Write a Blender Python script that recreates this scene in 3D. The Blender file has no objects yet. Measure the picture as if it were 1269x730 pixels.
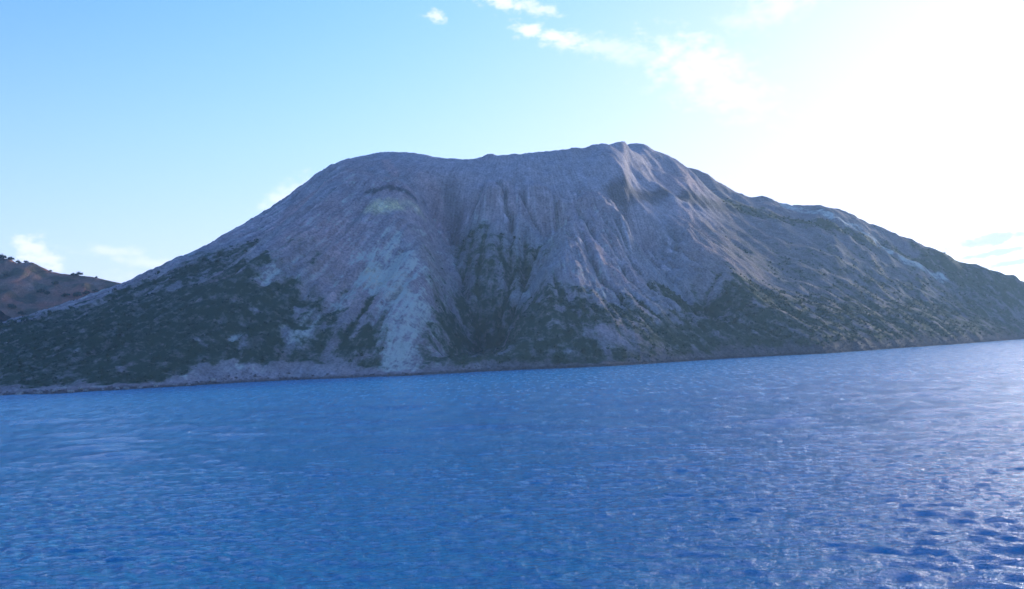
import bpy, math, random
import numpy as np
random.seed(4)
S = bpy.context.scene
# ------------------------------------------------------------ camera
cam = bpy.data.cameras.new('camera'); cam_ob = bpy.data.objects.new('camera', cam)
S.collection.objects.link(cam_ob); S.camera = cam_ob
cam.sensor_width = 36.0; cam.lens = 36.0*1245/1269
cam.clip_start = 0.5; cam.clip_end = 80000
cam_ob.location = (0, 0, 20)
from mathutils import Matrix, Vector
cam_ob.rotation_euler = (Matrix.Rotation(math.pi/2+math.radians(3.19), 3, 'X') @ Matrix.Rotation(math.radians(-2.39), 3, 'Z')).to_euler()
# ------------------------------------------------------------ sky and sun
SUN_AZ, SUN_EL = 37.5, 8.5           # degrees clockwise from the view direction (+Y), degrees above the horizon
world = bpy.data.worlds.new('World'); S.world = world; world.use_nodes = True
wn = world.node_tree; wn.nodes.clear()
sky = wn.nodes.new('ShaderNodeTexSky'); sky.sky_type = 'NISHITA'; sky.sun_disc = False
sky.sun_elevation = math.radians(SUN_EL); sky.sun_rotation = math.radians(SUN_AZ)
sky.altitude = 0; sky.air_density = 1.0; sky.dust_density = 0.6; sky.ozone_density = 6.0
wo = wn.nodes.new('ShaderNodeOutputWorld'); bg = wn.nodes.new('ShaderNodeBackground'); bg.inputs['Strength'].default_value = 0.15
# film-like colour response of the sky, and the pale veil that lies along every horizon
def _m(op, *v):
    n = wn.nodes.new('ShaderNodeMath'); n.operation = op
    for i, q in enumerate(v):
        if isinstance(q, (int, float)): n.inputs[i].default_value = q
        else: wn.links.new(q, n.inputs[i])
    return n.outputs[0]
_sp = wn.nodes.new('ShaderNodeSeparateColor'); wn.links.new(sky.outputs[0], _sp.inputs[0])
_tc = wn.nodes.new('ShaderNodeTexCoord'); _xyz = wn.nodes.new('ShaderNodeSeparateXYZ'); wn.links.new(_tc.outputs['Generated'], _xyz.inputs[0])
_veil = _m('POWER', _m('SUBTRACT', 1.0, _m('ABSOLUTE', _xyz.outputs[2])), 6.0)
_cc = wn.nodes.new('ShaderNodeCombineColor')
_gg = _m('POWER', _sp.outputs[1], 3.0)      # broad brightening round the veiled sun, without a hard edge
_glow = _m('MULTIPLY', _m('DIVIDE', _gg, _m('ADD', _gg, 700.0)), 2.2)
for _i, (_p, _k, _v, _w) in enumerate(((1.6, 1.25, 1.0, 1.10), (1.5, .72, .38, 1.22), (1.2, .80, .3, 1.85))):
    _c = _m('ADD', _m('MULTIPLY', _m('POWER', _sp.outputs[_i], _p), _k), _m('MULTIPLY', _veil, _v))
    # shoulder: the film's highlights roll off to white
    wn.links.new(_m('ADD', _m('MULTIPLY', _m('SUBTRACT', 1.0, _m('EXPONENT', _m('MULTIPLY', _c, -1/_w))), _w), _glow), _cc.inputs[_i])
# clouds: (azimuth, elevation, half width, half height, tilt: degrees; density; softness)
CLOUDS = [
    (-3.69, 18.84, 0.53, 0.28, -2, 0.90, 0.25),
    (0.26, 19.41, 1.27, 0.41, -12, 1.00, 0.35),
    (1.98, 19.07, 1.07, 0.32, -17, 0.80, 0.40),
    (1.74, 17.84, 0.97, 0.41, -12, 1.00, 0.30),
    (3.30, 17.38, 1.74, 0.41, -14, 1.00, 0.35),
    (6.42, 16.53, 2.88, 0.51, -14, 0.60, 0.60),
    (11.28, 15.14, 2.48, 1.20, -22, 1.00, 0.60),
    (12.86, 13.70, 2.27, 1.01, -17, 0.90, 0.60),
    (15.75, 17.94, 2.03, 0.69, 13, 0.75, 0.60),
    (13.51, 17.44, 1.06, 0.37, -2, 0.40, 0.60),
    (22.64, 11.13, 3.28, 0.55, -10, 0.55, 0.60),
    (27.24, 9.80, 2.24, 0.46, 3, 0.90, 0.30),
    (26.29, 7.59, 2.79, 0.64, 8, 0.50, 0.70),
    (-25.53, 6.27, 0.93, 0.60, -22, 1.00, 0.25),
    (-24.94, 5.69, 0.69, 0.55, -32, 1.00, 0.25),
    (-21.65, 6.15, 1.39, 0.23, -2, 0.60, 0.50),
    (-21.26, 5.68, 0.55, 0.18, -2, 0.50, 0.50),
    (-19.85, 5.50, 1.29, 0.28, -7, 0.60, 0.60),
    (-12.82, 9.05, 1.21, 0.46, 33, 0.70, 0.50),
    (-19.04, 4.66, 2.08, 0.37, -2, 0.50, 0.70),
]
GREY_CLOUDS = [
    (25.92, 4.69, 3.45, 0.32, 7),
    (26.06, 4.01, 2.76, 0.18, 7),
    (26.58, 3.43, 2.30, 0.18, 6),
]
_az = _m('MULTIPLY', _m('ARCTAN2', _xyz.outputs[0], _xyz.outputs[1]), 57.29578)
_el = _m('MULTIPLY', _m('ARCSINE', _xyz.outputs[2]), 57.29578)
_v = wn.nodes.new('ShaderNodeCombineXYZ'); wn.links.new(_az, _v.inputs[0]); wn.links.new(_m('MULTIPLY', _el, 1.7), _v.inputs[1])
def _noise(scale, detail, rough, off=0.0):
    n = wn.nodes.new('ShaderNodeTexNoise'); n.inputs['Scale'].default_value = scale; n.inputs['Detail'].default_value = detail; n.inputs['Roughness'].default_value = rough
    q = wn.nodes.new('ShaderNodeVectorMath'); q.operation = 'ADD'; q.inputs[1].default_value = (off, off*.7, off*.3); wn.links.new(_v.outputs[0], q.inputs[0]); wn.links.new(q.outputs[0], n.inputs['Vector'])
    return n.outputs['Fac']
_n1, _n2 = _noise(1.1, 6, .62), _noise(.45, 5, .55, 31.0)
def _blob(az0, el0, w, h, t):
    c, s_ = math.cos(math.radians(t)), math.sin(math.radians(t))
    da, de = _m('ADD', _m('SUBTRACT', _az, az0), _m('MULTIPLY', _m('SUBTRACT', _n2, .5), 1.6)), _m('SUBTRACT', _el, el0)
    u = _m('ADD', _m('MULTIPLY', da, c/w), _m('MULTIPLY', de, s_/w)); v = _m('ADD', _m('MULTIPLY', da, -s_/h), _m('MULTIPLY', de, c/h))
    return _m('SQRT', _m('ADD', _m('MULTIPLY', u, u), _m('MULTIPLY', v, v)))
def _ramp(x, lo, hi, to=1.0):
    n = wn.nodes.new('ShaderNodeMapRange'); n.interpolation_type = 'SMOOTHSTEP'; wn.links.new(x, n.inputs['Value'])
    n.inputs['From Min'].default_value = lo; n.inputs['From Max'].default_value = hi; n.inputs['To Max'].default_value = to; return n.outputs[0]
_white = None
for _a0, _e0, _w, _h, _t, _s, _so in CLOUDS:
    _d = _m('SUBTRACT', _m('MULTIPLY', _m('SUBTRACT', _n1, .5), 3.4), _blob(_a0, _e0, _w*1.15, _h*1.15, _t))
    _f = _ramp(_d, -1.1-_so*.9, -.35+_so*.7, _s*.85)
    _white = _f if _white is None else _m('MAXIMUM', _white, _f)
# the same broken cloud goes on round the rest of the sky
_far = _ramp(_m('ABSOLUTE', _az), 34, 50)
_white = _m('MAXIMUM', _white, _m('MULTIPLY', _m('MULTIPLY', _ramp(_noise(.09, 8, .6, 77.0), .56, .74, .8), _far), _ramp(_el, 1, 6)))
_grey = None
for _a0, _e0, _w, _h, _t in GREY_CLOUDS:
    _d = _m('SUBTRACT', _m('MULTIPLY', _m('SUBTRACT', _n1, .5), 2.2), _blob(_a0, _e0, _w, _h*1.2, _t))
    _f = _ramp(_d, -1.2, -.4, .9); _grey = _f if _grey is None else _m('MAXIMUM', _grey, _f)
def _mix(f, a, b):
    n = wn.nodes.new('ShaderNodeMix'); n.data_type = 'RGBA'; wn.links.new(f, n.inputs[0]); wn.links.new(a, n.inputs[6]); n.inputs[7].default_value = b; return n.outputs[2]
SKY_COLOR = _mix(_grey, _mix(_white, _cc.outputs[0], (1.34, 1.38, 1.8, 1)), (.80, .93, 1.02, 1))
wn.links.new(SKY_COLOR, bg.inputs['Color']); wn.links.new(bg.outputs[0], wo.inputs[0])
sun = bpy.data.lights.new('sun', 'SUN'); sun.energy = 1.0; sun.angle = math.radians(11); sun.color = (1.0, 0.93, 0.83)
sun_ob = bpy.data.objects.new('sun', sun); S.collection.objects.link(sun_ob)
_a, _e = math.radians(SUN_AZ), math.radians(SUN_EL)
sun_dir = Vector((math.sin(_a)*math.cos(_e), math.cos(_a)*math.cos(_e), math.sin(_e)))
sun_ob.rotation_euler = sun_dir.to_track_quat('Z', 'Y').to_euler(); sun_ob.location = sun_dir*300
vs = S.view_settings; vs.view_transform = 'Standard'; vs.look = 'None'; vs.exposure = 2.54; vs.gamma = 1.0; vs.use_curve_mapping = False
S.render.engine = 'CYCLES'
try: S.cycles.pixel_filter_type = 'BLACKMAN_HARRIS'; S.cycles.filter_width = 1.6
except Exception: pass
S.cycles.use_denoising = True; S.cycles.max_bounces = 5; S.cycles.diffuse_bounces = 2; S.cycles.glossy_bounces = 2; S.cycles.sample_clamp_indirect = .5; S.cycles.sample_clamp_direct = 1.5; world.cycles.sampling_method = 'MANUAL'; world.cycles.sample_map_resolution = 512; S.cycles.volume_bounces = 1

# ------------------------------------------------------------ helpers
def tag(o, label=None, cat=None, group=None, kind=None):
    for k, v in (('label', label), ('category', cat), ('group', group), ('kind', kind)):
        if v: o[k] = v
    return o
def link(name, me, mat=None, parent=None):
    o = bpy.data.objects.new(name, me); S.collection.objects.link(o)
    if mat and not me.materials: me.materials.append(mat)
    if parent: o.parent = parent
    return o
def mesh_np(name, V, F, smooth=True):
    """V (n,3) floats, F (m,3|4) ints -> mesh"""
    me = bpy.data.meshes.new(name); F = np.asarray(F, np.int32); k = F.shape[1]
    me.vertices.add(len(V)); me.vertices.foreach_set('co', np.asarray(V, np.float32).ravel())
    me.loops.add(F.size); me.loops.foreach_set('vertex_index', F.ravel())
    me.polygons.add(len(F)); me.polygons.foreach_set('loop_start', np.arange(0, F.size, k, dtype=np.int32))
    me.polygons.foreach_set('loop_total', np.full(len(F), k, np.int32))
    me.polygons.foreach_set('use_smooth', np.full(len(F), smooth, bool))
    me.update(calc_edges=True); return me
def grid_faces(ny, nx):
    i = np.arange(ny-1)[:, None]*nx+np.arange(nx-1)[None]
    return np.stack([i, i+1, i+nx+1, i+nx], -1).reshape(-1, 4)
def set_col(me, name, C):
    a = me.color_attributes.new(name, 'FLOAT_COLOR', 'POINT')
    C4 = np.ones((len(C), 4), np.float32); C4[:, :3] = C; a.data.foreach_set('color', C4.ravel())
def node(nt, t, **kw):
    n = nt.nodes.new(t)
    for k, v in kw.items():
        if k[0] == 'i' and k[1:].isdigit(): n.inputs[int(k[1:])].default_value = v
        elif hasattr(n, k): setattr(n, k, v)
        else: n.inputs[k.replace('_', ' ')].default_value = v
    return n
def new_mat(name):
    m = bpy.data.materials.new(name); m.use_nodes = True; nt = m.node_tree
    return m, nt, nt.nodes['Principled BSDF']

# ---------- noise
_rng=np.random.RandomState(7)
def vnoise(x,y,seed=0):
    """smooth gradient noise, vectorised"""
    rs=np.random.RandomState(100+seed); P=rs.permutation(512); ang=rs.rand(512)*2*np.pi
    gx,gy=np.cos(ang),np.sin(ang)
    xi=np.floor(x).astype(int); yi=np.floor(y).astype(int); xf=x-xi; yf=y-yi
    u=xf*xf*xf*(xf*(xf*6-15)+10); v=yf*yf*yf*(yf*(yf*6-15)+10)
    def g(i,j,dx,dy):
        h=P[(P[i&511]+j)&511]; return gx[h]*dx+gy[h]*dy
    a=g(xi,yi,xf,yf); b=g(xi+1,yi,xf-1,yf); c=g(xi,yi+1,xf,yf-1); d=g(xi+1,yi+1,xf-1,yf-1)
    return ((a+(b-a)*u)*(1-v)+(c+(d-c)*u)*v)*1.5
def fbm(x,y,o=4,seed=0,gain=.5,ridged=False):
    s=0.;a=1.;t=0.
    for k in range(o):
        n=vnoise(x*2**k+13.7*k,y*2**k-7.3*k,seed+k)
        if ridged: n=1-2*np.abs(n)
        s=s+a*n; t+=a; a*=gain
    return s/t
def sstep(a,b,x):
    t=np.clip((x-a)/(b-a),0,1); return t*t*(3-2*t)
def segdist(X,Y,pts):
    """distance to a polyline and the fraction along it"""
    best=np.full(X.shape,1e9); fr=np.zeros(X.shape)
    P=np.array(pts,float); L=np.r_[0,np.cumsum(np.hypot(*np.diff(P[:,:2],axis=0).T))]
    for i in range(len(P)-1):
        ax,ay=P[i,:2]; bx,by=P[i+1,:2]; dx,dy=bx-ax,by-ay; l2=dx*dx+dy*dy
        t=np.clip(((X-ax)*dx+(Y-ay)*dy)/l2,0,1)
        d=np.hypot(X-ax-t*dx,Y-ay-t*dy); m=d<best
        best=np.where(m,d,best); fr=np.where(m,(L[i]+t*math.sqrt(l2))/L[-1],fr)
    return best,fr
# ---------- shape of the cone
C0=(30.,1830.)
SHORE=[(-900,1500),(-800,1150),(-620,930),(-520,880),(-441,861),(-393,850),(-346,884),(-308,918),(-265,968),(-208,996),(-157,984),(-107,968),(-71,990),(-32,1024),(34,1022),(98,1020),(183,1110),(255,1190),(321,1235),(392,1262),(489,1379),(575,1488),(710,1640),(886,1866),(1052,2079),(1280,2300),(1640,2520),(2300,2800)]
# tables: azimuth (deg) and tangent of elevation of the two skylines seen from the deck at (0,0,20)
CONE_AZ=np.array([-32.285,-27.067,-24.821,-22.881,-20.881,-19.233,-17.126,-14.959,-13.186,-11.606,-10.461,-9.319,-8.176,-7.258,-5.423,-3.821,-1.741,-1.27,0.126,2.453,5.242,6.534,6.86,7.312,8.879,10.197,11.503,12.789,13.856,15.329,17.395,19.015,20.601,22.538,24.428,26.945,31.465])
CONE_TE=np.array([0.02655,0.04138,0.05349,0.06537,0.07829,0.09311,0.10964,0.13115,0.15064,0.17034,0.18623,0.1949,0.19952,0.20252,0.20188,0.19543,0.19261,0.19558,0.19624,0.19762,0.20145,0.20247,0.20413,0.20156,0.19071,0.17691,0.16315,0.14787,0.13693,0.12156,0.1001,0.08414,0.06844,0.05035,0.03566,0.01711,-0.00171])
ALL_AZ=np.array([-32.285,-27.067,-24.821,-22.881,-20.881,-19.233,-17.126,-14.959,-13.186,-11.606,-10.461,-9.319,-8.176,-7.258,-5.423,-3.821,-1.741,-1.27,0.126,2.453,5.242,6.534,6.86,7.312,8.879,10.197,11.503,12.789,13.641,13.991,14.813,15.019,15.27,16.635,17.895,18.712,19.311,20.702,22.259,23.776,25.071,25.56,26.183,27.04,28.823,31.498])
ALL_TE=np.array([0.02655,0.04138,0.05349,0.06537,0.07829,0.09311,0.10964,0.13115,0.15064,0.17034,0.18623,0.1949,0.19952,0.20252,0.20188,0.19543,0.19261,0.19558,0.19624,0.19762,0.20145,0.20247,0.20413,0.20156,0.19071,0.17691,0.16315,0.14787,0.1384,0.13832,0.13641,0.13297,0.13027,0.12757,0.12457,0.11835,0.11132,0.09863,0.08435,0.06961,0.05615,0.05553,0.05183,0.04356,0.02868,0.00716])
BACK=[(427.7, 2111.6, 333.8), (513.3, 2115.0, 321.2), (527.0, 2115.2, 321.5), (561.5, 2123.3, 319.6), (570.2, 2125.2, 312.6), (580.8, 2127.5, 307.3), (639.2, 2139.3, 304.8), (693.8, 2148.7, 301.3), (732.6, 2163.0, 290.3), (761.8, 2174.1, 276.5), (830.8, 2198.3, 251.8), (909.8, 2223.0, 222.6), (988.8, 2244.4, 190.7), (1057.5, 2260.6, 160.1), (1083.8, 2266.2, 159.5), (1117.6, 2272.9, 151.3), (1164.7, 2281.9, 131.6), (1276.4, 2319.5, 95.9), (1450.3, 2366.9, 39.9)]
BLUFF=lambda X: 10*sstep(-150,-420,X)
FORMS=[
 ([(-100, 1483), (-84, 1424), (-69, 1304), (-50, 1205), (-40, 1145), (-41, 1105), (-61, 1040), (-69, 1004)],-62,40),
 ([(-11, 1434), (-7, 1310), (-23, 1210), (-37, 1133)],-30,38),
 ([(71, 1452), (18, 1270), (-23, 1138)],-26,34),
 ([(-171, 1420), (-147, 1290), (-129, 1199), (-114, 1084), (-110, 996)],22,70),
 ([(163, 1489), (112, 1357), (53, 1185), (3, 1098)],13,50),
 ([(197, 1525), (215, 1458), (237, 1366), (249, 1331), (238, 1256)],-30,42),
 ([(240, 1604), (290, 1636), (341, 1610), (308, 1388)],9,50),
 ([(481, 1989), (445, 1688), (337, 1332)],-10,60),
 ([(-67, 1012), (-15, 1066), (74, 1100), (176, 1140)],10,60),
 ([(-240, 1495), (-283, 1246), (-296, 1099), (-314, 1010)],10,60),
 ([(-285, 1544), (-341, 1273), (-376, 1129)],-12,45),
]
PATCHES=[
 ('yellow',[(-176, 1298), (-159, 1312), (-147, 1322)],12,1.0),
 ('yellow',[(-140, 1335), (-121, 1361)],8,0.5),
 ('pale',[(-156, 1192), (-147, 1173), (-137, 1190)],26,0.75),
 ('pale',[(-168, 1170), (-153, 1144)],16,0.7),
 ('pale',[(-128, 1191), (-117, 1128), (-117, 1072), (-120, 1031), (-116, 1003)],24,0.8),
 ('pale',[(-145, 1258), (-128, 1191)],14,0.45),
 ('pale',[(-132, 1094), (-132, 1050)],18,0.6),
 ('yellow',[(-162, 1175), (-153, 1160), (-137, 1158)],14,0.7),
 ('yellow',[(-129, 1131), (-124, 1115)],14,0.4),
 ('pale',[(-191, 1130), (-196, 1109)],12,0.7),
 ('pale',[(-270, 1143), (-278, 1120)],8,0.7),
 ('pale',[(-218, 1080), (-220, 1047)],14,0.5),
 ('pale',[(-236, 1052), (-229, 1037), (-223, 1051)],7,0.7),
 ('pale',[(-314, 998), (-306, 992)],5,0.6),
 ('pale',[(-284, 1015), (-280, 1024)],6,0.7),
 ('pale',[(-80, 1083), (-80, 1011)],24,0.35),
 ('pale',[(606, 2175), (660, 2155), (712, 2130), (761, 2151)],22,1.0),
 ('pale',[(781, 2140), (814, 2140)],13,1.0),
 ('pale',[(827, 2131), (865, 2142), (945, 2191)],11,1.0),
 ('red',[(-238, 1219), (-203, 1185), (-176, 1124)],60,0.7),
 ('red',[(819, 2173), (920, 2210)],22,0.6),
 ('red',[(-106, 1450), (-87, 1407)],22,0.5),
 ('red',[(-186, 1535), (-161, 1437)],8,0.6),
 ('red',[(353, 1885), (281, 1731)],25,0.4),
 ('red',[(336, 1587), (305, 1397), (288, 1352)],55,0.55),
 ('red',[(8, 1110), (57, 1101), (128, 1115)],25,0.35),
 ('dark',[(158, 1498), (218, 1583), (328, 1760), (467, 1992)],12,0.9),
 ('dark',[(-188, 1337), (-163, 1348), (-147, 1358), (-128, 1376)],5,1.0),
 ('dark',[(-85, 1468), (-76, 1452)],10,0.6),
 ('dark',[(-87, 1467), (-70, 1400), (-52, 1301), (-40, 1261)],12,0.6),  # main ravine floor: shade put into the colour, since diffuse light shows it weakly
 ('veg',[(-52, 1377), (-35, 1306), (-46, 1265)],30,0.5),
 ('red',[(-346, 1118), (-336, 1336), (-292, 1445)],30,0.5),
 ('red',[(457, 1838), (509, 1724), (505, 1554)],60,0.4),
 ('veg',[(-547, 1070), (-498, 1076), (-417, 1046), (-363, 1036)],130,1.0),
 ('veg',[(-493, 963), (-429, 958), (-356, 949)],60,1.0),
 ('veg',[(-467, 1224), (-409, 1228), (-368, 1295)],55,0.55),
 ('veg',[(-318, 1055), (-284, 1052), (-263, 1070)],60,0.9),
 ('veg',[(-252, 1023), (-280, 1037)],60,0.6),
 ('veg',[(-156, 1042), (-137, 1021)],30,0.7),
 ('veg',[(8, 1326), (-14, 1294), (-46, 1269)],55,0.45),
 ('veg',[(-60, 1024), (-37, 1237), (20, 1074)],40,0.8),
 ('veg',[(-40, 1025), (35, 1033), (102, 1049)],30,0.7),
 ('veg',[(-36, 1257), (58, 1113), (155, 1176)],40,0.45),
 ('veg',[(183, 1127), (257, 1219), (327, 1264)],50,0.7),
 ('veg',[(418, 1638), (600, 1792), (800, 1935)],150,0.32),
 ('veg',[(317, 1300), (584, 1569), (1045, 2123)],110,0.45),
 ('veg',[(428, 1960), (606, 2034), (807, 2143), (1019, 2241)],30,0.6),
 ('veg',[(993, 2257), (1105, 2307), (1185, 2325)],60,0.7),
 ('veg',[(220, 1336), (285, 1340), (372, 1422)],35,0.7),
]

EYE=20.0
GX0,GX1,GY0,GY1,GS=-1152.,1900.,780.,2900.,4.
def signed_inland(X,Y):
    """distance inland of the shoreline (negative out at sea)"""
    P=SHORE
    d,_=segdist(X,Y,P)
    px=[p[0] for p in P]; 
    # polygon: shoreline closed far behind
    poly=P+[(2300,4000),(-900,4000)]
    ins=np.zeros(X.shape,bool)
    j=len(poly)-1
    for i in range(len(poly)):
        xi,yi=poly[i]; xj,yj=poly[j]
        c=((yi>Y)!=(yj>Y))&(X<(xj-xi)*(Y-yi)/((yj-yi) or 1e-9)+xi)
        ins^=c; j=i
    return np.where(ins,d,-d)
def smin(a,b,k):
    h=np.clip(.5+.5*(b-a)/k,0,1); return b+(a-b)*h-k*h*(1-h)
def smax(a,b,k): return -smin(-a,-b,k)
def blur(z,n=1):
    for _ in range(n):
        p=np.pad(z,1,mode='edge'); z=(p[1:-1,1:-1]*4+2*(p[:-2,1:-1]+p[2:,1:-1]+p[1:-1,:-2]+p[1:-1,2:])+p[:-2,:-2]+p[2:,:-2]+p[:-2,2:]+p[2:,2:])/16
    return z
def fit_skyline(X,Y,Z,az_t,te_t,sel,taper=.9,iters=3):
    """scale the heights so that the crest line has its surveyed height in every direction"""
    az=np.degrees(np.arctan2(X,Y)); D=np.hypot(X,Y)
    bins=np.arange(-34,34.01,.25)
    bi=np.clip(np.round((az+34)/.25).astype(int),0,len(bins)-1)
    for _ in range(iters):
        te=np.where(sel,(Z-EYE)/D,-1)
        mx=np.full(len(bins),-1.); np.maximum.at(mx,bi.ravel(),te.ravel())
        order=np.argsort(te.ravel(),kind='stable')
        zc=np.zeros(len(bins)); dc=np.ones(len(bins))
        fl=bi.ravel()[order]; zc[fl]=Z.ravel()[order]; dc[fl]=D.ravel()[order]
        tt=np.interp(bins,az_t,te_t)
        f=np.clip((EYE+tt*dc)/np.maximum(zc,5),.4,1.9)
        f=np.where(mx<=-.9,1,f)
        kk=np.exp(-.5*(np.arange(-7,8)/3.)**2); f=np.convolve(np.pad(f,7,mode='edge'),kk/kk.sum(),'valid')
        F_=np.interp(az,bins,f); ZC=np.interp(az,bins,zc)
        w=sstep(.35,1.,Z/np.maximum(ZC,10))
        Z=np.where(Z>0,Z*(1+(F_-1)*w),Z)
    return Z
def flow(z,A,n,p=1.6):
    """multiple-flow-direction drainage area, n sweeps"""
    zp=np.pad(z,1,mode='edge'); H,W=z.shape
    dirs=[(0,1,1),(0,-1,1),(1,0,1),(-1,0,1),(1,1,1.414),(1,-1,1.414),(-1,1,1.414),(-1,-1,1.414)]
    w=[]
    for dy,dx,l in dirs:
        s=np.maximum((z-zp[1+dy:1+dy+H,1+dx:1+dx+W])/l,0)**p; w.append(s)
    t=sum(w)+1e-9; w=[a/t for a in w]
    for _ in range(n):
        B=np.ones_like(z)
        for (dy,dx,l),a in zip(dirs,w):
            c=np.pad(A*a,1)
            B+=c[1-dy:1-dy+H,1-dx:1-dx+W]
        A=B
    return A
def base_cone(X,Y):
    dx,dy=X-C0[0],Y-C0[1]
    rho=np.hypot(dx,dy); phi=np.degrees(np.arctan2(dx,-dy))
    S=np.array(SHORE); ph=np.degrees(np.arctan2(S[:,0]-C0[0],-(S[:,1]-C0[1]))); ra=np.hypot(S[:,0]-C0[0],S[:,1]-C0[1])
    g=np.arange(-180,181,1.); rg=np.interp(g,ph,np.minimum(ra,1080))
    rg=np.convolve(np.pad(rg,7,mode='edge'),np.hanning(17)[1:-1]/np.hanning(17).sum(),'valid')
    R=np.interp(phi,g,rg)
    rr=290+25*np.sin(np.radians(phi*2+40))
    t=(R-rho)/(R-rr)
    H=343.-30*sstep(100,150,np.abs(phi))
    tp=np.clip(t,-.2,1)
    z=H*(.60*tp+.40*np.maximum(tp,0)**1.7)
    inside=np.maximum(rr-rho,0)
    z=z-.0*rho; z=np.where(rho<rr,H-np.minimum(inside*.75,110),z)
    z=np.where(t<-.2,H*.60*-.2+ (t+.2)*60,z)
    # rounded rim
    z=z-10*np.exp(-((rho-rr)/22)**2)
    return z,t,rho,phi
def build_base(X,Y):
    z,t,rho,phi=base_cone(X,Y)
    nz=fbm(X/260,Y/260,3,seed=3)*14*np.clip(1-np.abs(t-.5)*1.6,0,1)
    z=z+nz
    z=fit_skyline(X,Y,z,CONE_AZ,CONE_TE,(rho>120)&(Y<2300)&(z>0))
    return z,t,rho,phi
def back_ridge(X,Y):
    P=np.array(BACK)     # x,y,h
    P=np.vstack([P[0]+(P[0]-P[3])*2,P,P[-1]+(P[-1]-P[-3])*4])
    P[-1,2]=-20; P[0,2]=P[1,2]-40
    L=np.r_[0,np.cumsum(np.hypot(*np.diff(P[:,:2],axis=0).T))]
    d,fr=segdist(X,Y,P)
    h=np.interp(fr*L[-1],L,P[:,2])
    return h-.46*np.sqrt(d*d+16)+1.8+.00018*d*d*(d<900), d
def build_coarse():
    xs=np.arange(GX0,GX1+.1,GS); ys=np.arange(GY0,GY1+.1,GS)
    X,Y=np.meshgrid(xs,ys)
    inl=signed_inland(X,Y)
    inl=inl+7*fbm(X/45,Y/45,3,seed=301)+3.5*fbm(X/13,Y/13,2,seed=302)
    z,t,rho,phi=build_base(X,Y)
    zb,db=back_ridge(X,Y)
    zb=zb+fbm(X/180,Y/180,3,seed=9)*4*sstep(10,150,db)
    z=smax(z,zb,14.)
    # shore: bluff and beach
    nn=fbm(X/60,Y/60,3,seed=21)
    cliff=3+5*sstep(2,16,inl)+.64*np.maximum(inl,0)+.3*nn*np.clip(inl,0,35)+ BLUFF(X)*sstep(3,22,inl)
    z=smin(z,cliff,8.)
    for pts,amp,wid in FORMS:
        d,fr=segdist(X,Y,pts)
        z=z+sstep(8,60,inl)*amp*np.exp(-(d/wid)**2)*sstep(0,.12,fr)*(1-sstep(.85,1,fr))
    z=np.where(inl>0,np.maximum(z,1.2+.10*inl),np.minimum(z,-.35*np.abs(inl)))
    z=np.where(inl<0,np.minimum(-.4*np.abs(inl),0),z)
    # seeding relief for the gullies: noise stretched down the slope
    u=phi*6.; 
    z0=z.copy()
    land=sstep(0,25,inl)
    belt=sstep(.02,.2,t)*(1-sstep(.78,.96,t))
    strk=fbm(phi/2.2,rho/420.,4,seed=31,ridged=True)
    right=sstep(230,400,X+.1*(Y-1300)); belt=belt*(1-.85*right)
    K=.0024*(.10+belt)*(1-.8*right)*(.6+.8*sstep(-.3,.4,fbm(X/300,Y/300,2,seed=44)))*land
    K=K*(1+2.2*np.exp(-((X-60)/190)**2)*sstep(.15,.3,t))
    z=z+land*((1.2+3.5*belt)*fbm(X/45,Y/45,4,seed=12)+belt*7*strk)
    A=np.ones_like(z)
    for it in range(56):
        A=flow(z,A,7)
        zp=np.pad(z,1,mode='edge')
        gx=(zp[1:-1,2:]-zp[1:-1,:-2])/(2*GS); gy=(zp[2:,1:-1]-zp[:-2,1:-1])/(2*GS)
        s=np.hypot(gx,gy)
        e=np.minimum(K*1.6*(A*GS*GS)**.42*s,.55)
        z=z-e
        z=z*.965+blur(z)*.035
    A=flow(z,A,60)
    # keep the crest heights
    sel=(rho>150)&(Y<2300)&(z>0)
    az=np.degrees(np.arctan2(X,Y))
    z=fit_skyline(X,Y,z,CONE_AZ[CONE_AZ<13.7],CONE_TE[CONE_AZ<13.7],sel&(az<13.7),taper=.95,iters=2) if 0 else z
    zz=fit_skyline(X,Y,z,ALL_AZ,ALL_TE,(rho>120)&(inl>30),taper=.95,iters=3)
    z=np.where(inl>0,zz,z)
    return xs,ys,X,Y,z,A,t,rho,phi,inl,db,right

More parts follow.
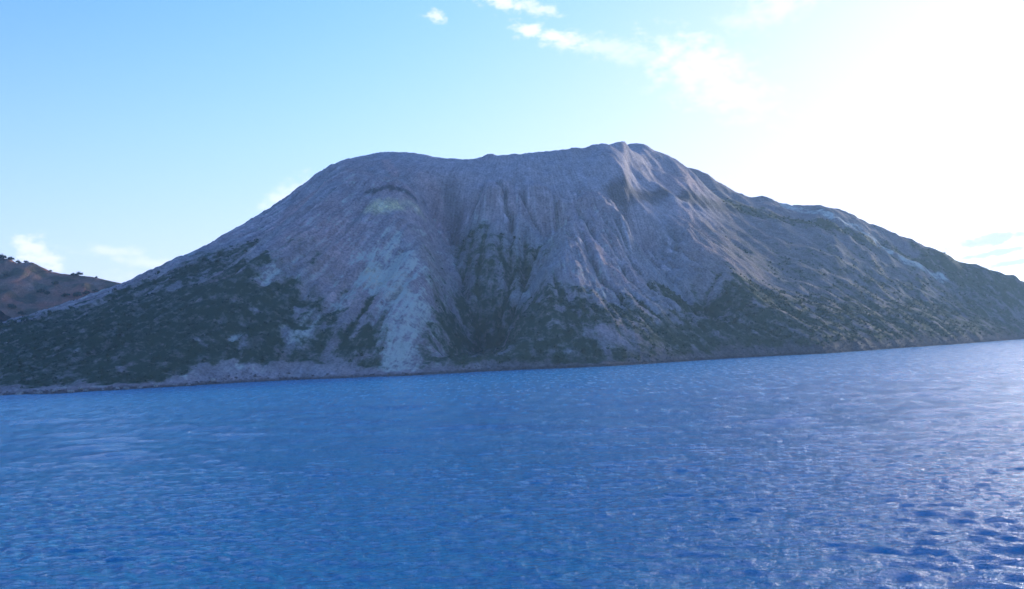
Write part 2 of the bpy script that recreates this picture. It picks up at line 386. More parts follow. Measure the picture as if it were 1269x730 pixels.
HILL=[(-1218.7, 1982.0, 301.9), (-1125.0, 2014.6, 277.2), (-1040.7, 2040.1, 251.5), (-1019.4, 2043.6, 249.2), (-1010.3, 2044.9, 240.7), (-979.3, 2049.3, 241.4), (-960.7, 2051.7, 230.9), (-945.2, 2053.5, 222.1), (-924.8, 2055.8, 216.4), (-891.4, 2059.1, 212.0), (-861.0, 2061.7, 207.5), (-833.7, 2063.7, 199.9), (-796.4, 2065.7, 190.1), (-739.5, 2068.5, 171.2), (-626.0, 2075.5, 128.4)]
TREES=[
 (-26.92, 4, 16, 0, 'broad dark tree on the hill crest at the very left edge of the photo'),
 (-26.52, 2, 13, 1, 'upright dark tree on the hill crest, second from the left edge'),
 (-26.18, 3, 11, 2, 'low spreading tree on the crest just left of the bare red hump'),
 (-25.85, 2, 9, 3, 'smallest tree on the crest directly before the bare red hump'),
 (-23.36, 1, 16, 1, 'tall dark tree standing alone on the saddle of the red hill'),
 (-23.63, 5, 9, 0, 'short tree just left of the lone tall tree on the saddle'),
 (-22.5, 2, 7, 2, 'small round tree on the long right-hand crest of the red hill'),
 (-24.71, 2, 7, 3, 'small tree on the falling crest between the red hump and the saddle'),
 (-23.44, 92, 17, 0, 'large dark tree low on the red hill near the green flank'),
 (-23.01, 80, 14, 2, 'dark spreading tree beside the large tree next to the green flank'),
 (-22.54, 62, 12, 1, 'dark upright tree on the right end of the red slope'),
 (-24.48, 60, 15, 2, 'dark tree in the middle of the red slope below the crest'),
 (-24.02, 95, 14, 3, 'round dark tree on the lower red slope below the saddle'),
 (-25.17, 95, 15, 0, 'dark tree half way down the red slope below the bare hump'),
 (-24.86, 102, 13, 2, 'dark tree touching the one half way down the red slope'),
 (-26.52, 190, 17, 0, 'biggest dark tree low on the red slope at the left edge'),
 (-26.07, 200, 14, 2, 'rounded tree right of the biggest one low on the red slope'),
 (-26.74, 60, 12, 1, 'dark tree just under the wooded left crest'),
]
BOULDERS=[(-26.89, 2.0), (-26.45, 2.6), (-26.11, 3.3), (-25.63, 2.3), (-25.18, 3.0), (-24.65, 2.0), (-24.31, 2.6), (-23.81, 3.3), (-23.43, 2.3), (-22.88, 3.0), (-22.37, 2.0), (-21.78, 2.6), (-21.07, 3.3), (-20.34, 2.3), (-19.78, 3.0), (-18.8, 2.0), (-17.89, 2.6), (-16.8, 3.3)]

CRAGS = [(6.9, 3.5, 12), (14.45, 5.5, 26), (-.95, 3, 9), (25.3, 4, 20), (-10.9, 2, 9), (19.0, 2, 14), (21.2, 1.6, 6), (3.1, 1.5, 9)]
# ------------------------------------------------------------ the volcano and the ground it stands on
gxs, gys, GXX, GYY, GZ, GA, GT, GRHO, GPHI, GINL, GDB, GRIGHT = build_coarse()
def cubic_axis(src, f):
    i = np.clip(np.floor(f).astype(int), 1, src.shape[0]-3); t = (f-i)[(...,)+(None,)*(src.ndim-1)]
    a, b, c, d = src[i-1], src[i], src[i+1], src[i+2]
    return b+.5*t*(c-a+t*(2*a-5*b+4*c-d+t*(3*(b-c)+d-a)))
def resample(src, xs, ys):
    r = cubic_axis(src, (ys-GY0)/GS); return cubic_axis(np.ascontiguousarray(r.T), (xs-GX0)/GS).T
hx = np.arange(-1120, 1870, 2.7)
hy = [795.0]
while hy[-1] < 2860: hy.append(hy[-1]+(2.6 if hy[-1] < 1560 else min(2.6+(hy[-1]-1560)*.008, 9)))
hy = np.array(hy)
X, Y = np.meshgrid(hx, hy); Z = resample(GZ, hx, hy); T = resample(GT, hx, hy); INL = resample(GINL, hx, hy)
PHI = np.degrees(np.arctan2(X-C0[0], -(Y-C0[1]))); RHO = np.hypot(X-C0[0], Y-C0[1])
LA = resample(np.log(GA), hx, hy)                       # log of the drainage area: high in gully floors
LAm = resample(blur(np.log(GA), 6), hx, hy); gul = LA-LAm
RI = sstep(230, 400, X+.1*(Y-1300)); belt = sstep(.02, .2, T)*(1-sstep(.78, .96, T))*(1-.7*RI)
land = sstep(0, 14, INL)
rough = .35+belt; ash0 = sstep(.80, .93, T)
rough = rough*(1-.5*RI)
Z += land*(rough*2.4*fbm(X/17, Y/17, 3, seed=61)+rough*3.4*fbm(PHI/.9, RHO/130, 3, seed=62, ridged=True)+(rough*.9+.5*ash0)*fbm(X/6, Y/6, 2, seed=63))
Z += sstep(1, 5, INL)*(1-sstep(20, 60, INL))*2.2*fbm(X/11, Y/11, 3, seed=66, ridged=True)

# small crags on the crest
for caz, ch, cw in CRAGS:
    s_ = np.arange(1400., 2750., 4.); q_ = np.radians(caz)
    jj = np.clip(np.searchsorted(hy, s_*math.cos(q_)), 0, len(hy)-1); ii = np.clip(((s_*math.sin(q_)-hx[0])/2.7).astype(int), 0, len(hx)-1)
    k_ = np.argmax((Z[jj, ii]-EYE)/s_); cx_, cy_ = hx[ii[k_]], hy[jj[k_]]
    dd = np.hypot((X-cx_)/cw, (Y-cy_)/(cw*2)); Z += ch*np.exp(-dd**4)

# patches of colour that lie on the mountain, given where they lie (metres)
M = {k: np.zeros(X.shape) for k in ('yellow', 'pale', 'red', 'dark', 'veg')}
wob1, wob2 = fbm(X/45, Y/45, 3, seed=71), fbm(X/14, Y/14, 3, seed=72)
strk = fbm(PHI/.8, RHO/160, 3, seed=73, ridged=True)     # streaks that run down the slope
for kind, pts, wid, st in PATCHES:
    if len(pts) < 2: continue
    d, _ = segdist(X, Y, pts)
    d = d/wid*(1+.45*wob1)+.35*wob2
    M[kind] = np.maximum(M[kind], st*(1-(sstep(.0, 1.9, d) if kind == 'veg' else sstep(.3, 1.5, d))))
n1, n2, n3 = fbm(X/140, Y/140, 3, seed=81), fbm(X/22, Y/22, 3, seed=82), fbm(X/7, Y/7, 2, seed=83)
def mixc(C, col, w): return C+(np.array(col)-C)*np.clip(w, 0, 1)[..., None]
C = np.zeros(X.shape+(3,)); C[:] = (.27, .225, .235)
C = mixc(C, (.22, .225, .245), sstep(-.3, .4, n1))
C = mixc(C, (.31, .235, .23), sstep(.1, .5, fbm(X/90, Y/90, 3, seed=84))*.7)
ash = sstep(.80, .93, T)
C = mixc(C, (.27, .265, .285), ash*.8)
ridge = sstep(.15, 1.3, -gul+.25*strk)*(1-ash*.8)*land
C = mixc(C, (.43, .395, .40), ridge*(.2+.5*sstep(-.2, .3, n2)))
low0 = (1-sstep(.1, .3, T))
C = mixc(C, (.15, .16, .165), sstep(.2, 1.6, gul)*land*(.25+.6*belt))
C = mixc(C, (.40, .26, .24), M['red']*(.8+.5*n2))
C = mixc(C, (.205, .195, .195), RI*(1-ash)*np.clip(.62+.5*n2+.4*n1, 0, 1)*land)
PALE = np.clip(M['pale']*np.clip(.25+.7*n3+1.3*strk+.5*n2, 0, 1)+.30*sstep(.30, .6, strk+.4*n2)*belt*(X < 150)*(1-low0), 0, 1)
C = mixc(C, (.52, .50, .30), M['yellow']*np.clip(.8+.6*n3, 0, 1))
C = mixc(C, (.07, .08, .09), M['dark']*(.95+.3*n3))
low = (1-sstep(.16, .6, T+.12*n1))
gv = sstep(.0, 1.4, gul)                                # plants follow the gully floors
vegd = np.clip(M['veg']*(1.0+.9*n2+.35*wob2)+.26*low*(n2+.35)*1.4+gv*(.45*low+.5*M['veg']+.08*belt), 0, 1)*(1-ash)
vegd *= (1-M['pale']*.8)*(1-M['yellow'])
bare = sstep(2, 12, INL)+.0
bluff = (1-sstep(10, 26, INL+9*wob1))
vegd *= 1-bluff*np.clip(.75+.5*n2, 0, 1)*(1-.8*sstep(-160, 0, X))
vegd = np.maximum(vegd, .62*sstep(-130, 40, X)*(1-sstep(14, 40, INL+9*wob1))*np.clip(.8+.6*n2, 0, 1))
C = mixc(C, (.17, .175, .145), np.clip(vegd*1.3, 0, .75)*land)
C = mixc(C, (.30, .26, .245), bluff*.4*land*(1-.9*sstep(-160, 0, X))*np.clip(.6+1.2*n2, 0, 1))
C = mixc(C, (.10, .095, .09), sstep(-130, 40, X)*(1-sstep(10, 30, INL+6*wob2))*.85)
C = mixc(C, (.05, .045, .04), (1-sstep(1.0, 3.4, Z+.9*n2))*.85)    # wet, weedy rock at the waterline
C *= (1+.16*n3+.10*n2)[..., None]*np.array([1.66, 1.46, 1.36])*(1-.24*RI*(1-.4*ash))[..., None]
PALE = np.maximum(PALE, bluff*.5*(1-sstep(-330, -60, X))*np.clip(.6+1.5*n3+.8*n2, 0, 1))
MASK = np.stack([np.minimum(PALE, .60)*land, np.clip(vegd, 0, .68)*land, land], -1)

AZ = np.degrees(np.arctan2(X, Y))
keep = (np.abs(AZ) < 34) & (Z > -14)
F = grid_faces(*X.shape); kf = keep.ravel()[F].all(1); F = F[kf]
used = np.zeros(X.size, bool); used[F.ravel()] = True
remap = np.cumsum(used)-1; F = remap[F]
V = np.stack([X, Y, Z], -1).reshape(-1, 3)[used]
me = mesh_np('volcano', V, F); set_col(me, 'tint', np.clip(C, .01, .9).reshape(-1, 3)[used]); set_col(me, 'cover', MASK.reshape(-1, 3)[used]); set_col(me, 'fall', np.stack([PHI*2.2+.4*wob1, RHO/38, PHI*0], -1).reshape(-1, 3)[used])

def ground_mat(name, s=1.0, bump=1.0, cover=False):
    m, nt, b = new_mat(name); L = nt.links.new
    tc = node(nt, 'ShaderNodeNewGeometry')
    at = node(nt, 'ShaderNodeVertexColor', layer_name='tint')
    a = node(nt, 'ShaderNodeTexNoise', Scale=.35*s, Detail=6.0, Roughness=.65); L(tc.outputs['Position'], a.inputs['Vector'])
    c = node(nt, 'ShaderNodeTexNoise', Scale=.06*s, Detail=8.0, Roughness=.7); L(tc.outputs['Position'], c.inputs['Vector'])
    mr = node(nt, 'ShaderNodeMapRange', From_Min=.3, From_Max=.7, To_Min=.55, To_Max=1.45); L(a.outputs['Fac'], mr.inputs['Value'])
    mr2 = node(nt, 'ShaderNodeMapRange', From_Min=.3, From_Max=.7, To_Min=.75, To_Max=1.25); L(c.outputs['Fac'], mr2.inputs['Value'])
    mu0 = None
    if cover:      # fine streaks that run down the slope
        fa = node(nt, 'ShaderNodeVertexColor', layer_name='fall'); fn = node(nt, 'ShaderNodeTexNoise', Scale=1.0, Detail=6.0, Roughness=.65); L(fa.outputs['Color'], fn.inputs['Vector'])
        fr = node(nt, 'ShaderNodeMapRange', From_Min=.3, From_Max=.7, To_Min=.72, To_Max=1.28); L(fn.outputs['Fac'], fr.inputs['Value'])
        mu0 = node(nt, 'ShaderNodeMath', operation='MULTIPLY'); L(fr.outputs[0], mu0.inputs[0]); L(mr2.outputs[0], mu0.inputs[1]); mr2 = mu0
    mu = node(nt, 'ShaderNodeMath', operation='MULTIPLY'); L(mr.outputs[0], mu.inputs[0]); L(mr2.outputs[0], mu.inputs[1])
    vm = node(nt, 'ShaderNodeVectorMath', operation='SCALE'); L(at.outputs['Color'], vm.inputs[0]); L(mu.outputs[0], vm.inputs['Scale'])
    last = vm.outputs[0]
    if cover:
        cv = node(nt, 'ShaderNodeVertexColor', layer_name='cover'); sc = node(nt, 'ShaderNodeSeparateColor'); L(cv.outputs['Color'], sc.inputs[0])
        for ch, col, sca, lo, hi in ((0, (.68, .65, .53, 1), .30, .40, .78), (1, (.065, .09, .048, 1), .20, .40, .74)):
            nn = node(nt, 'ShaderNodeTexNoise', Scale=sca, Detail=5.0, Roughness=.7); L(tc.outputs['Position'], nn.inputs['Vector'])
            s1 = node(nt, 'ShaderNodeMath', operation='MULTIPLY_ADD'); av = node(nt, 'ShaderNodeMath', operation='MULTIPLY_ADD'); L(nn.outputs['Fac'], av.inputs[0]); av.inputs[1].default_value = .9
            fw = node(nt, 'ShaderNodeMath', operation='MULTIPLY_ADD'); L(fn.outputs['Fac'], fw.inputs[0]); fw.inputs[1].default_value = 1.3 if ch == 0 else .7; fw.inputs[2].default_value = -.65 if ch == 0 else -.35; L(fw.outputs[0], av.inputs[2])
            n14 = node(nt, 'ShaderNodeTexNoise', Scale=.075, Detail=3.0); L(tc.outputs['Position'], n14.inputs['Vector'])
            aw = node(nt, 'ShaderNodeMath', operation='MULTIPLY_ADD'); L(n14.outputs['Fac'], aw.inputs[0]); aw.inputs[1].default_value = .9; L(av.outputs[0], aw.inputs[2])
            ax = node(nt, 'ShaderNodeMath', operation='SUBTRACT'); L(aw.outputs[0], ax.inputs[0]); ax.inputs[1].default_value = .45
            L(ax.outputs[0], s1.inputs[0]); s1.inputs[1].default_value = 1.15
            s2 = node(nt, 'ShaderNodeMath', operation='SUBTRACT'); L(sc.outputs[ch], s2.inputs[0]); s2.inputs[1].default_value = .45; L(s2.outputs[0], s1.inputs[2])
            m3 = node(nt, 'ShaderNodeMapRange', From_Min=lo, From_Max=hi); L(s1.outputs[0], m3.inputs['Value'])
            # none where the cover is zero
            g0 = node(nt, 'ShaderNodeMapRange', From_Min=.05, From_Max=.3); L(sc.outputs[ch], g0.inputs['Value'])
            g1 = node(nt, 'ShaderNodeMath', operation='MULTIPLY'); L(m3.outputs[0], g1.inputs[0]); L(g0.outputs[0], g1.inputs[1])
            mi = node(nt, 'ShaderNodeMix', data_type='RGBA'); L(g1.outputs[0], mi.inputs[0]); L(last, mi.inputs[6]); mi.inputs[7].default_value = col; last = mi.outputs[2]
    L(last, b.inputs['Base Color']); b.inputs['Roughness'].default_value = .95; b.inputs['Specular IOR Level'].default_value = .1
    bp = node(nt, 'ShaderNodeBump', Strength=1.0*bump, Distance=4.0)
    ad = node(nt, 'ShaderNodeMath', operation='ADD'); L(a.outputs['Fac'], ad.inputs[0]); L(c.outputs['Fac'], ad.inputs[1])
    L(ad.outputs[0], bp.inputs['Height']); L(bp.outputs[0], b.inputs['Normal'])
    return m
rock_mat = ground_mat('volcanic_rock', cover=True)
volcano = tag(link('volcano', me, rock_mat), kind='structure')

# ------------------------------------------------------------ the red hill behind the left flank
HP = HILL
hxs = np.arange(-1750, -420, 4.0); hys = np.arange(1850, 2500, 4.0)
HX, HY = np.meshgrid(hxs, hys)
Pc = np.array(HP); Lc = np.r_[0, np.cumsum(np.hypot(*np.diff(Pc[:, :2], axis=0).T))]
hd, hf = segdist(HX, HY, HP)
hz = np.interp(hf*Lc[-1], Lc, Pc[:, 2])-.50*np.sqrt(hd*hd+9)+1.5
hz += sstep(6, 50, hd)*(16*fbm(HX/120, HY/120, 3, seed=91)-8*fbm(HX/45, HY/160, 3, seed=92, ridged=True))+1.2*fbm(HX/12, HY/12, 3, seed=93)
ter = np.sin(hz/9+2*fbm(HX/150, HY/150, 2, seed=94)); hz += sstep(20, 60, hd)*1.8*ter      # old terraces
HC = np.zeros(HX.shape+(3,)); HC[:] = (.29, .17, .115)
HC = mixc(HC, (.42, .17, .11), sstep(-.1, .4, fbm(HX/70, HY/70, 3, seed=95)))
HC = mixc(HC, (.36, .27, .22), sstep(.5, .9, ter)*sstep(0, .4, fbm(HX/60, HY/60, 2, seed=96))*.7)
hveg = sstep(.05, .35, fbm(HX/38, HY/38, 4, seed=97)+.1)*.8
HC = mixc(HC, (.065, .085, .045), hveg*.9)
HV = np.stack([HX, HY, hz], -1).reshape(-1, 3)
me = mesh_np('hill', HV, grid_faces(*HX.shape)); set_col(me, 'tint', np.clip(HC, .01, .9).reshape(-1, 3))
hill = tag(link('hill', me, ground_mat('red_earth')), kind='structure')

def hi_sample(x, y):
    """height of the volcano ground under world points"""
    i = np.clip((x-hx[0])/2.7, 0, len(hx)-2); j = np.interp(y, hy, np.arange(len(hy))); i0 = i.astype(int); j0 = np.minimum(j.astype(int), len(hy)-2)
    a, b = i-i0, j-j0
    return Z[j0, i0]*(1-a)*(1-b)+Z[j0, i0+1]*a*(1-b)+Z[j0+1, i0]*(1-a)*b+Z[j0+1, i0+1]*a*b

# ------------------------------------------------------------ scrub on the slopes (nobody could count it)
def leaf_mat(name, col, var=.5):
    m, nt, b = new_mat(name); L = nt.links.new
    g = node(nt, 'ShaderNodeNewGeometry'); n = node(nt, 'ShaderNodeTexNoise', Scale=.25, Detail=3.0); L(g.outputs['Position'], n.inputs['Vector'])
    mr = node(nt, 'ShaderNodeMapRange', From_Min=.3, From_Max=.7, To_Min=1-var, To_Max=1+var); L(n.outputs['Fac'], mr.inputs['Value'])
    vm = node(nt, 'ShaderNodeVectorMath', operation='SCALE'); vm.inputs[0].default_value = col; L(mr.outputs[0], vm.inputs['Scale'])
    L(vm.outputs[0], b.inputs['Base Color']); b.inputs['Roughness'].default_value = .8; b.inputs['Specular IOR Level'].default_value = .2
    return m
rs = np.random.RandomState(11)
def tuft(n, seed):
    """n leaf clusters (two crossed quads bent as one tri pair) filling a low dome of radius 1"""
    r = np.random.RandomState(seed); V = []; Fq = []
    for k in range(n):
        th, u = r.rand()*2*np.pi, r.rand()
        c = np.array([math.cos(th)*math.sqrt(u)*.8, math.sin(th)*math.sqrt(u)*.8, .15+.75*r.rand()*math.sqrt(max(0, 1-u*.7))])
        nrm = c/np.linalg.norm(c)+r.randn(3)*.5; nrm /= np.linalg.norm(nrm)
        t = np.cross(nrm, r.randn(3)); t /= np.linalg.norm(t); b = np.cross(nrm, t); s = .22+.2*r.rand()
        i = len(V); V += [c+s*(t*.9), c+s*(b*.8), c-s*(t), c-s*(b*.9)]; Fq.append((i, i+1, i+2, i+3))
    return np.array(V), np.array(Fq)
def scatter(name, pts, rad, mat, seeds=(1, 2, 3, 4), n=12):
    protos = [tuft(n, s) for s in seeds]; Vs = []; Fs = []; off = 0
    idx = rs.randint(len(protos), size=len(pts))
    for k, (pv, pf) in enumerate(protos):
        sel = np.where(idx == k)[0]
        if not len(sel): continue
        a = rs.rand(len(sel))*2*np.pi; ca, sa = np.cos(a)[:, None], np.sin(a)[:, None]; R_ = rad[sel][:, None]; hgt = R_*(.8+.5*rs.rand(len(sel))[:, None])
        x = (pv[:, 0]*ca-pv[:, 1]*sa)*R_+pts[sel, 0:1]; y = (pv[:, 0]*sa+pv[:, 1]*ca)*R_+pts[sel, 1:2]; z = pv[:, 2]*hgt+pts[sel, 2:3]
        v = np.stack([x, y, z], -1).reshape(-1, 3); f = (pf[None]+(np.arange(len(sel))*len(pv))[:, None, None]).reshape(-1, 4)+off
        Vs.append(v); Fs.append(f); off += len(v)
    return link(name, mesh_np(name, np.concatenate(Vs), np.concatenate(Fs), False), mat)
N = 90000
sx = rs.uniform(-900, 1250, N); sy = rs.uniform(840, 2300, N)
i = np.clip(((sx-hx[0])/2.7).astype(int), 0, len(hx)-1); j = np.clip(np.searchsorted(hy, sy), 0, len(hy)-1)
d_ = vegd[j, i]; zz = hi_sample(sx, sy); dist = np.hypot(sx, sy)
front = (np.abs(np.degrees(np.arctan2(sx, sy))) < 30) & (INL[j, i] > 8) & (GRHO.max() > 0) & (T[j, i] < .9) & ~((sy > C0[1]+150) & (sx < 300))
ok = front & (d_ > .30+.25*rs.rand(N)) & (PALE[j, i] < .25) & (rs.rand(N) < np.clip((1500/dist)**2, 0, 1)*1.1)
P = np.stack([sx, sy, zz-.2], -1)[ok]; R_ = (1.1+2.2*rs.rand(len(P))**2)*(1+.35*(dist[ok] > 1300))
scrub = tag(scatter('scrub', P, R_, leaf_mat('scrub_leaves', (.045, .072, .036), .7), n=11), 'low dark green scrub covering the lower slopes of the volcano', kind='stuff')
print('scrub', len(P))

# ------------------------------------------------------------ trees on the red hill
bark, nt, b = new_mat('bark'); b.inputs['Base Color'].default_value = (.10, .075, .06, 1); b.inputs['Roughness'].default_value = .9
crown_mat = leaf_mat('tree_leaves', (.045, .06, .035), .4)
def limb(V, F, p, q, r0, r1, n=6):
    p, q = np.array(p, float), np.array(q, float); d = (q-p)/np.linalg.norm(q-p); a = np.cross(d, (0.3, 1, .2)); a /= np.linalg.norm(a); c = np.cross(d, a); o = len(V)
    for e, r in ((p, r0), (q, r1)):
        for k in range(n): t = 2*math.pi*k/n; V.append(e+r*(a*math.cos(t)+c*math.sin(t)))
    for k in range(n): F.append((o+k, o+(k+1) % n, o+n+(k+1) % n, o+n+k))
def tree_meshes(seed, tall):
    r = np.random.RandomState(seed); V, F = [], []; top = .55 if tall else .42
    limb(V, F, (0, 0, -.06), (.02, .01, top*.6), .06, .045); limb(V, F, (.02, .01, top*.6), (.0, .03, top+.15), .032, .018)
    ends = [(.0, .03, .78 if tall else .68)]
    for k in range(5):
        t = k*1.26+r.rand(); e = (math.cos(t)*(.22 if tall else .34), math.sin(t)*(.22 if tall else .34), top+.02+.22*r.rand()); ends.append(e)
        limb(V, F, (.01, .01, top*(.55+.2*r.rand())), e, .022, .008, 4)
    tr = mesh_np('trunk', np.array(V), np.array(F))
    CV, CF = [], []; o = 0
    for e in ends:
        v, f = tuft(26, r.randint(999)); v = v-np.array([0, 0, .95]); v = v*np.array([.27, .27, .40 if tall else .34])*(.8+.45*r.rand())+np.array(e)
        v[:, 2] = np.maximum(v[:, 2]*.95-.16, .02); CV.append(v); CF.append(f+o); o += len(v)
    return tr, mesh_np('crown', np.concatenate(CV), np.concatenate(CF), False)
kinds = [tree_meshes(s, s % 2) for s in (1, 2, 3, 4)]
HCUM = Pc[:, 0]; HAZ = np.degrees(np.arctan2(Pc[:, 0], Pc[:, 1])); HDI = np.hypot(Pc[:, 0], Pc[:, 1])
def hill_z(x, y):
    i, j = (x-hxs[0])/4, (y-hys[0])/4; i0, j0 = int(i), int(j); a, c = i-i0, j-j0
    return hz[j0, i0]*(1-a)*(1-c)+hz[j0, i0+1]*a*(1-c)+hz[j0+1, i0]*(1-a)*c+hz[j0+1, i0+1]*a*c
def plant_tree(az_, front_, h, k, label, group=None):
    D = np.interp(az_, HAZ, HDI)-front_; q = math.radians(az_); x, y = D*math.sin(q), D*math.cos(q)
    root = bpy.data.objects.new('tree', None); S.collection.objects.link(root); root.location = (x, y, hill_z(x, y)-.3)
    root.rotation_euler = (0, 0, k*1.9+az_); root.scale = (h*1.1, h*1.1, h)
    tag(root, label, 'tree', group)
    link('trunk', kinds[k][0], bark, root); link('crown', kinds[k][1], crown_mat, root)
for a_ in TREES: plant_tree(*a_)

# ------------------------------------------------------------ boulders and broken rock along the waterline
def rock_mesh(seed, name='boulder'):
    import bmesh
    bm = bmesh.new(); bmesh.ops.create_icosphere(bm, subdivisions=2, radius=1.0); r = np.random.RandomState(seed)
    cuts = [(lambda n: n/np.linalg.norm(n))(r.randn(3)) for _ in range(9)]; lim = [.55+.3*r.rand() for _ in cuts]
    for v in bm.verts:
        c = np.array(v.co)
        for n, l in zip(cuts, lim):
            d = c@n
            if d > l: c = c-n*(d-l)
        c += r.randn(3)*.03; v.co = c*np.array([1.15, .9, .75])
    me = bpy.data.meshes.new(name); bm.to_mesh(me); bm.free(); return me
rockm, nt, b = new_mat('pale_boulder'); n_ = node(nt, 'ShaderNodeTexNoise', Scale=.9, Detail=6.0); g_ = node(nt, 'ShaderNodeNewGeometry'); nt.links.new(g_.outputs['Position'], n_.inputs['Vector'])
cr = node(nt, 'ShaderNodeValToRGB'); cr.color_ramp.elements[0].color = (.16, .13, .12, 1); cr.color_ramp.elements[0].position = .35; cr.color_ramp.elements[1].color = (.50, .44, .38, 1); cr.color_ramp.elements[1].position = .65
nt.links.new(n_.outputs['Fac'], cr.inputs[0]); nt.links.new(cr.outputs[0], b.inputs['Base Color']); b.inputs['Roughness'].default_value = .9
bp_ = node(nt, 'ShaderNodeBump', Strength=1.0, Distance=.6); nt.links.new(n_.outputs['Fac'], bp_.inputs['Height']); nt.links.new(bp_.outputs[0], b.inputs['Normal'])
shore_i = np.argwhere((np.abs(INL) < 4.5) & (np.abs(AZ) < 29) & (Y < 2300))
rr_ = np.random.RandomState(8)
rocks = [rock_mesh(s) for s in (1, 2, 3)]
def shore_point(az_):
    """a spot at the waterline in a given direction"""
    sel = shore_i[np.abs(AZ[shore_i[:, 0], shore_i[:, 1]]-az_) < .25]
    j_, i_ = sel[rr_.randint(len(sel))]; return X[j_, i_], Y[j_, i_]
for k, (az_, s_) in enumerate(BOULDERS):
    x_, y_ = shore_point(az_)
    o = link('boulder', rocks[k % 3], rockm); o.location = (x_, y_, max(.3, float(hi_sample(np.array(x_), np.array(y_))))+s_*.15)
    o.scale = (s_, s_*.9, s_*.9); o.rotation_euler = (0, .2, k*1.7)
    tag(o, 'pale rough boulder at the waterline below the scrub-covered left slope', 'boulder', 'pale boulders along the left shore')
# small broken rock: one heap that follows the whole shore
sel = shore_i[rr_.choice(len(shore_i), min(2600, len(shore_i)), replace=False)]
bx_, by_ = X[sel[:, 0], sel[:, 1]]+rr_.randn(len(sel)), Y[sel[:, 0], sel[:, 1]]+rr_.randn(len(sel)); bz_ = np.maximum(hi_sample(bx_, by_), -.2)
rv = [np.array([v.co[:] for v in m_.vertices]) for m_ in rocks[:1]][0]; rf = np.array([p.vertices[:] for p in rocks[0].polygons])
sz = (.5+1.5*rr_.rand(len(sel))**2.5)[:, None]; an = rr_.rand(len(sel))[:, None]*6.28
vx = (rv[:, 0]*np.cos(an)-rv[:, 1]*np.sin(an))*sz+bx_[:, None]; vy = (rv[:, 0]*np.sin(an)+rv[:, 1]*np.cos(an))*sz+by_[:, None]; vz = rv[:, 2]*sz*.8+bz_[:, None]+.2
fr_ = (rf[None]+(np.arange(len(sel))*len(rv))[:, None, None]).reshape(-1, 3)
m_, nt, b = new_mat('dark_rock'); b.inputs['Base Color'].default_value = (.12, .10, .10, 1); b.inputs['Roughness'].default_value = .85
tag(link('shore_rocks', mesh_np('shore_rocks', np.stack([vx, vy, vz], -1).reshape(-1, 3), fr_, False), m_), 'dark broken rock strewn along the foot of the volcano', kind='stuff')

# ------------------------------------------------------------ sea
def build_sea():
    r = [12.0]
    while r[-1] < 16000:
        q = r[-1]
        r.append(q+(1.0 if q < 66 else max(.33, q*q/52000) if q < 1100 else max(20, q*.03)))
    r = np.array(r)
    dense = np.arange(-31, 31.001, .088)
    az = np.radians(np.r_[np.arange(-180, -31, 3.0), dense, np.arange(33, 180.1, 3.0)]); az[0] = -math.pi; az[-1] = math.pi
    A, Rr = np.meshgrid(az, r); x, y = Rr*np.sin(A), Rr*np.cos(A); z = np.zeros_like(x)
    dr = np.gradient(r)[:, None]
    g = np.random.RandomState(5)
    patch = 1+.2*fbm(x/60, y/90, 2, seed=201)+.2*fbm(x/14, y/20, 2, seed=202)
    wx, wy = x+1.6*fbm(x/9, y/9, 2, seed=203), y+1.6*fbm(x/9, y/9, 2, seed=204)
    for k in range(90):
        lam = .6*(7/.6)**(g.rand()**1.4)
        th = math.radians(262+g.randn()*34)                       # travelling roughly toward the boat
        kx, ky = math.cos(th)*2*math.pi/lam, math.sin(th)*2*math.pi/lam
        slope = .030*(1 if lam < 4 else .6)
        att = np.clip((lam/dr-2.2)/2.0, 0, 1)
        if lam < 4.5: z += patch*att*slope*lam/(2*math.pi)*np.sin(kx*wx+ky*wy+g.rand()*6.28)
        else: z += att*slope*lam/(2*math.pi)*np.sin(kx*x+ky*y+g.rand()*6.28)
    for k in range(40):
        lam = 9*(60/9)**g.rand(); th = math.radians(262+g.randn()*30)
        kx, ky = math.cos(th)*2*math.pi/lam, math.sin(th)*2*math.pi/lam
        att = np.clip((lam/dr-2.0)/2.0, 0, 1)
        z += att*.016*lam/(2*math.pi)*np.sin(kx*x+ky*y+g.rand()*6.28)*sstep(120, 260, Rr)
    # the ferry's wash spreading out on the right
    u = (x-46)*.78+(y-92)*-.62; v = (x-46)*.62+(y-92)*.78
    env = np.exp(-(v/19)**2)*np.exp(-((u-4)/26)**2)
    z += env*(.11*np.sin(v*2*math.pi/5.2+.8*fbm(x/7, y/7, 2, seed=205)*3)+.06*np.sin(v*2*math.pi/2.7+u*.5))
    z *= np.where((np.abs(A) < math.radians(31)), 1, 0)
    V = np.stack([x, y, z], -1).reshape(-1, 3)
    me = mesh_np('sea', V, grid_faces(*x.shape)[:, ::-1])
    rg = .11+.09*sstep(90, 700, Rr); set_col(me, 'chop', np.stack([rg, rg, rg], -1).reshape(-1, 3)); return me
m, nt, b = new_mat('sea_water'); L = nt.links.new
b.inputs['Base Color'].default_value = (.004, .28, .48, 1); b.inputs['IOR'].default_value = 1.33
g = node(nt, 'ShaderNodeNewGeometry')
mp = node(nt, 'ShaderNodeMapping'); mp.inputs['Rotation'].default_value = (0, 0, math.radians(8)); mp.inputs['Scale'].default_value = (.75, 1.25, 1); L(g.outputs['Position'], mp.inputs['Vector'])
nc = node(nt, 'ShaderNodeTexNoise', Scale=.035, Detail=9.0, Roughness=.78); L(mp.outputs[0], nc.inputs['Vector'])
b3 = node(nt, 'ShaderNodeBump', Strength=1.0, Distance=3.0); L(nc.outputs['Fac'], b3.inputs['Height'])
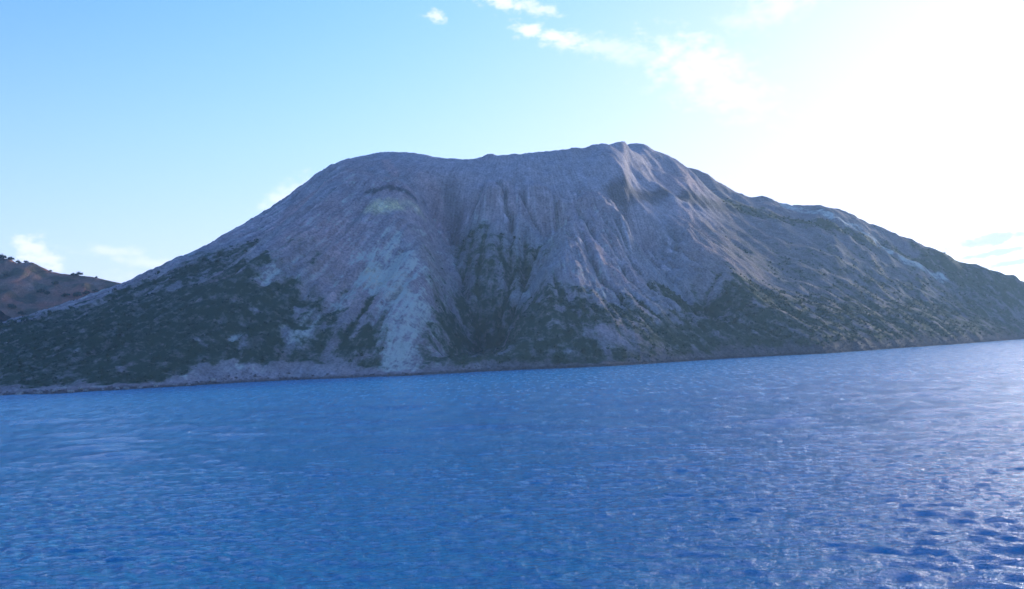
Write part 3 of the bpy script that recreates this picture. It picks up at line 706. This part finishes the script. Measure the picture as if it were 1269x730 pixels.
na = node(nt, 'ShaderNodeTexNoise', Scale=1.1, Detail=5.0, Roughness=.62); nb = node(nt, 'ShaderNodeTexNoise', Scale=.16, Detail=4.0, Roughness=.6)
L(mp.outputs[0], na.inputs['Vector']); L(mp.outputs[0], nb.inputs['Vector'])
b1 = node(nt, 'ShaderNodeBump', Strength=1.0, Distance=.6); b2 = node(nt, 'ShaderNodeBump', Strength=1.0, Distance=1.3)
L(nb.outputs['Fac'], b2.inputs['Height']); L(b3.outputs[0], b2.inputs['Normal']); L(na.outputs['Fac'], b1.inputs['Height']); L(b2.outputs[0], b1.inputs['Normal']); L(b1.outputs[0], b.inputs['Normal'])
va = node(nt, 'ShaderNodeVertexColor', layer_name='chop'); sg = node(nt, 'ShaderNodeSeparateColor'); L(va.outputs['Color'], sg.inputs[0])
mg = node(nt, 'ShaderNodeMapRange', From_Min=.3, From_Max=.7, To_Min=.75, To_Max=1.25); L(nc.outputs['Fac'], mg.inputs['Value'])
mp2 = node(nt, 'ShaderNodeMapping'); mp2.inputs['Scale'].default_value = (.30, .050, 1); mp2.inputs['Rotation'].default_value = (0, 0, math.radians(6)); L(g.outputs['Position'], mp2.inputs['Vector'])
ng = node(nt, 'ShaderNodeTexNoise', Scale=1.0, Detail=7.0, Roughness=.72); L(mp2.outputs[0], ng.inputs['Vector'])       # gusts: short dull and glassy streaks
mg2 = node(nt, 'ShaderNodeMapRange', From_Min=.36, From_Max=.64, To_Min=.40, To_Max=1.75); L(ng.outputs['Fac'], mg2.inputs['Value'])
mx2 = node(nt, 'ShaderNodeMath', operation='MULTIPLY'); L(mg.outputs[0], mx2.inputs[0]); L(mg2.outputs[0], mx2.inputs[1]); mg = mx2
mm = node(nt, 'ShaderNodeMath', operation='MULTIPLY'); L(sg.outputs[0], mm.inputs[0]); L(mg.outputs[0], mm.inputs[1]); L(mm.outputs[0], b.inputs['Roughness'])
sea = tag(link('sea', build_sea(), m), kind='structure')

# ------------------------------------------------------------ air
bpy.ops.mesh.primitive_cube_add(size=1, location=(0, 0, 0))
hz_o = bpy.context.object; hz_o.name = 'haze'; hz_o.data.name = 'haze'
for v in hz_o.data.vertices: v.co = (v.co.x*33000, v.co.y*33000, 520 if v.co.z > 0 else -60)
m = bpy.data.materials.new('haze_air'); m.use_nodes = True; nt = m.node_tree; nt.nodes.clear()
pv = node(nt, 'ShaderNodeVolumePrincipled', Density=.5e-4, Anisotropy=.3); pv.inputs['Color'].default_value = (.55, .80, 1.0, 1)
m.cycles.homogeneous_volume = True
ou = node(nt, 'ShaderNodeOutputMaterial'); nt.links.new(pv.outputs[0], ou.inputs['Volume']); hz_o.data.materials.append(m)
tag(hz_o, kind='stuff')
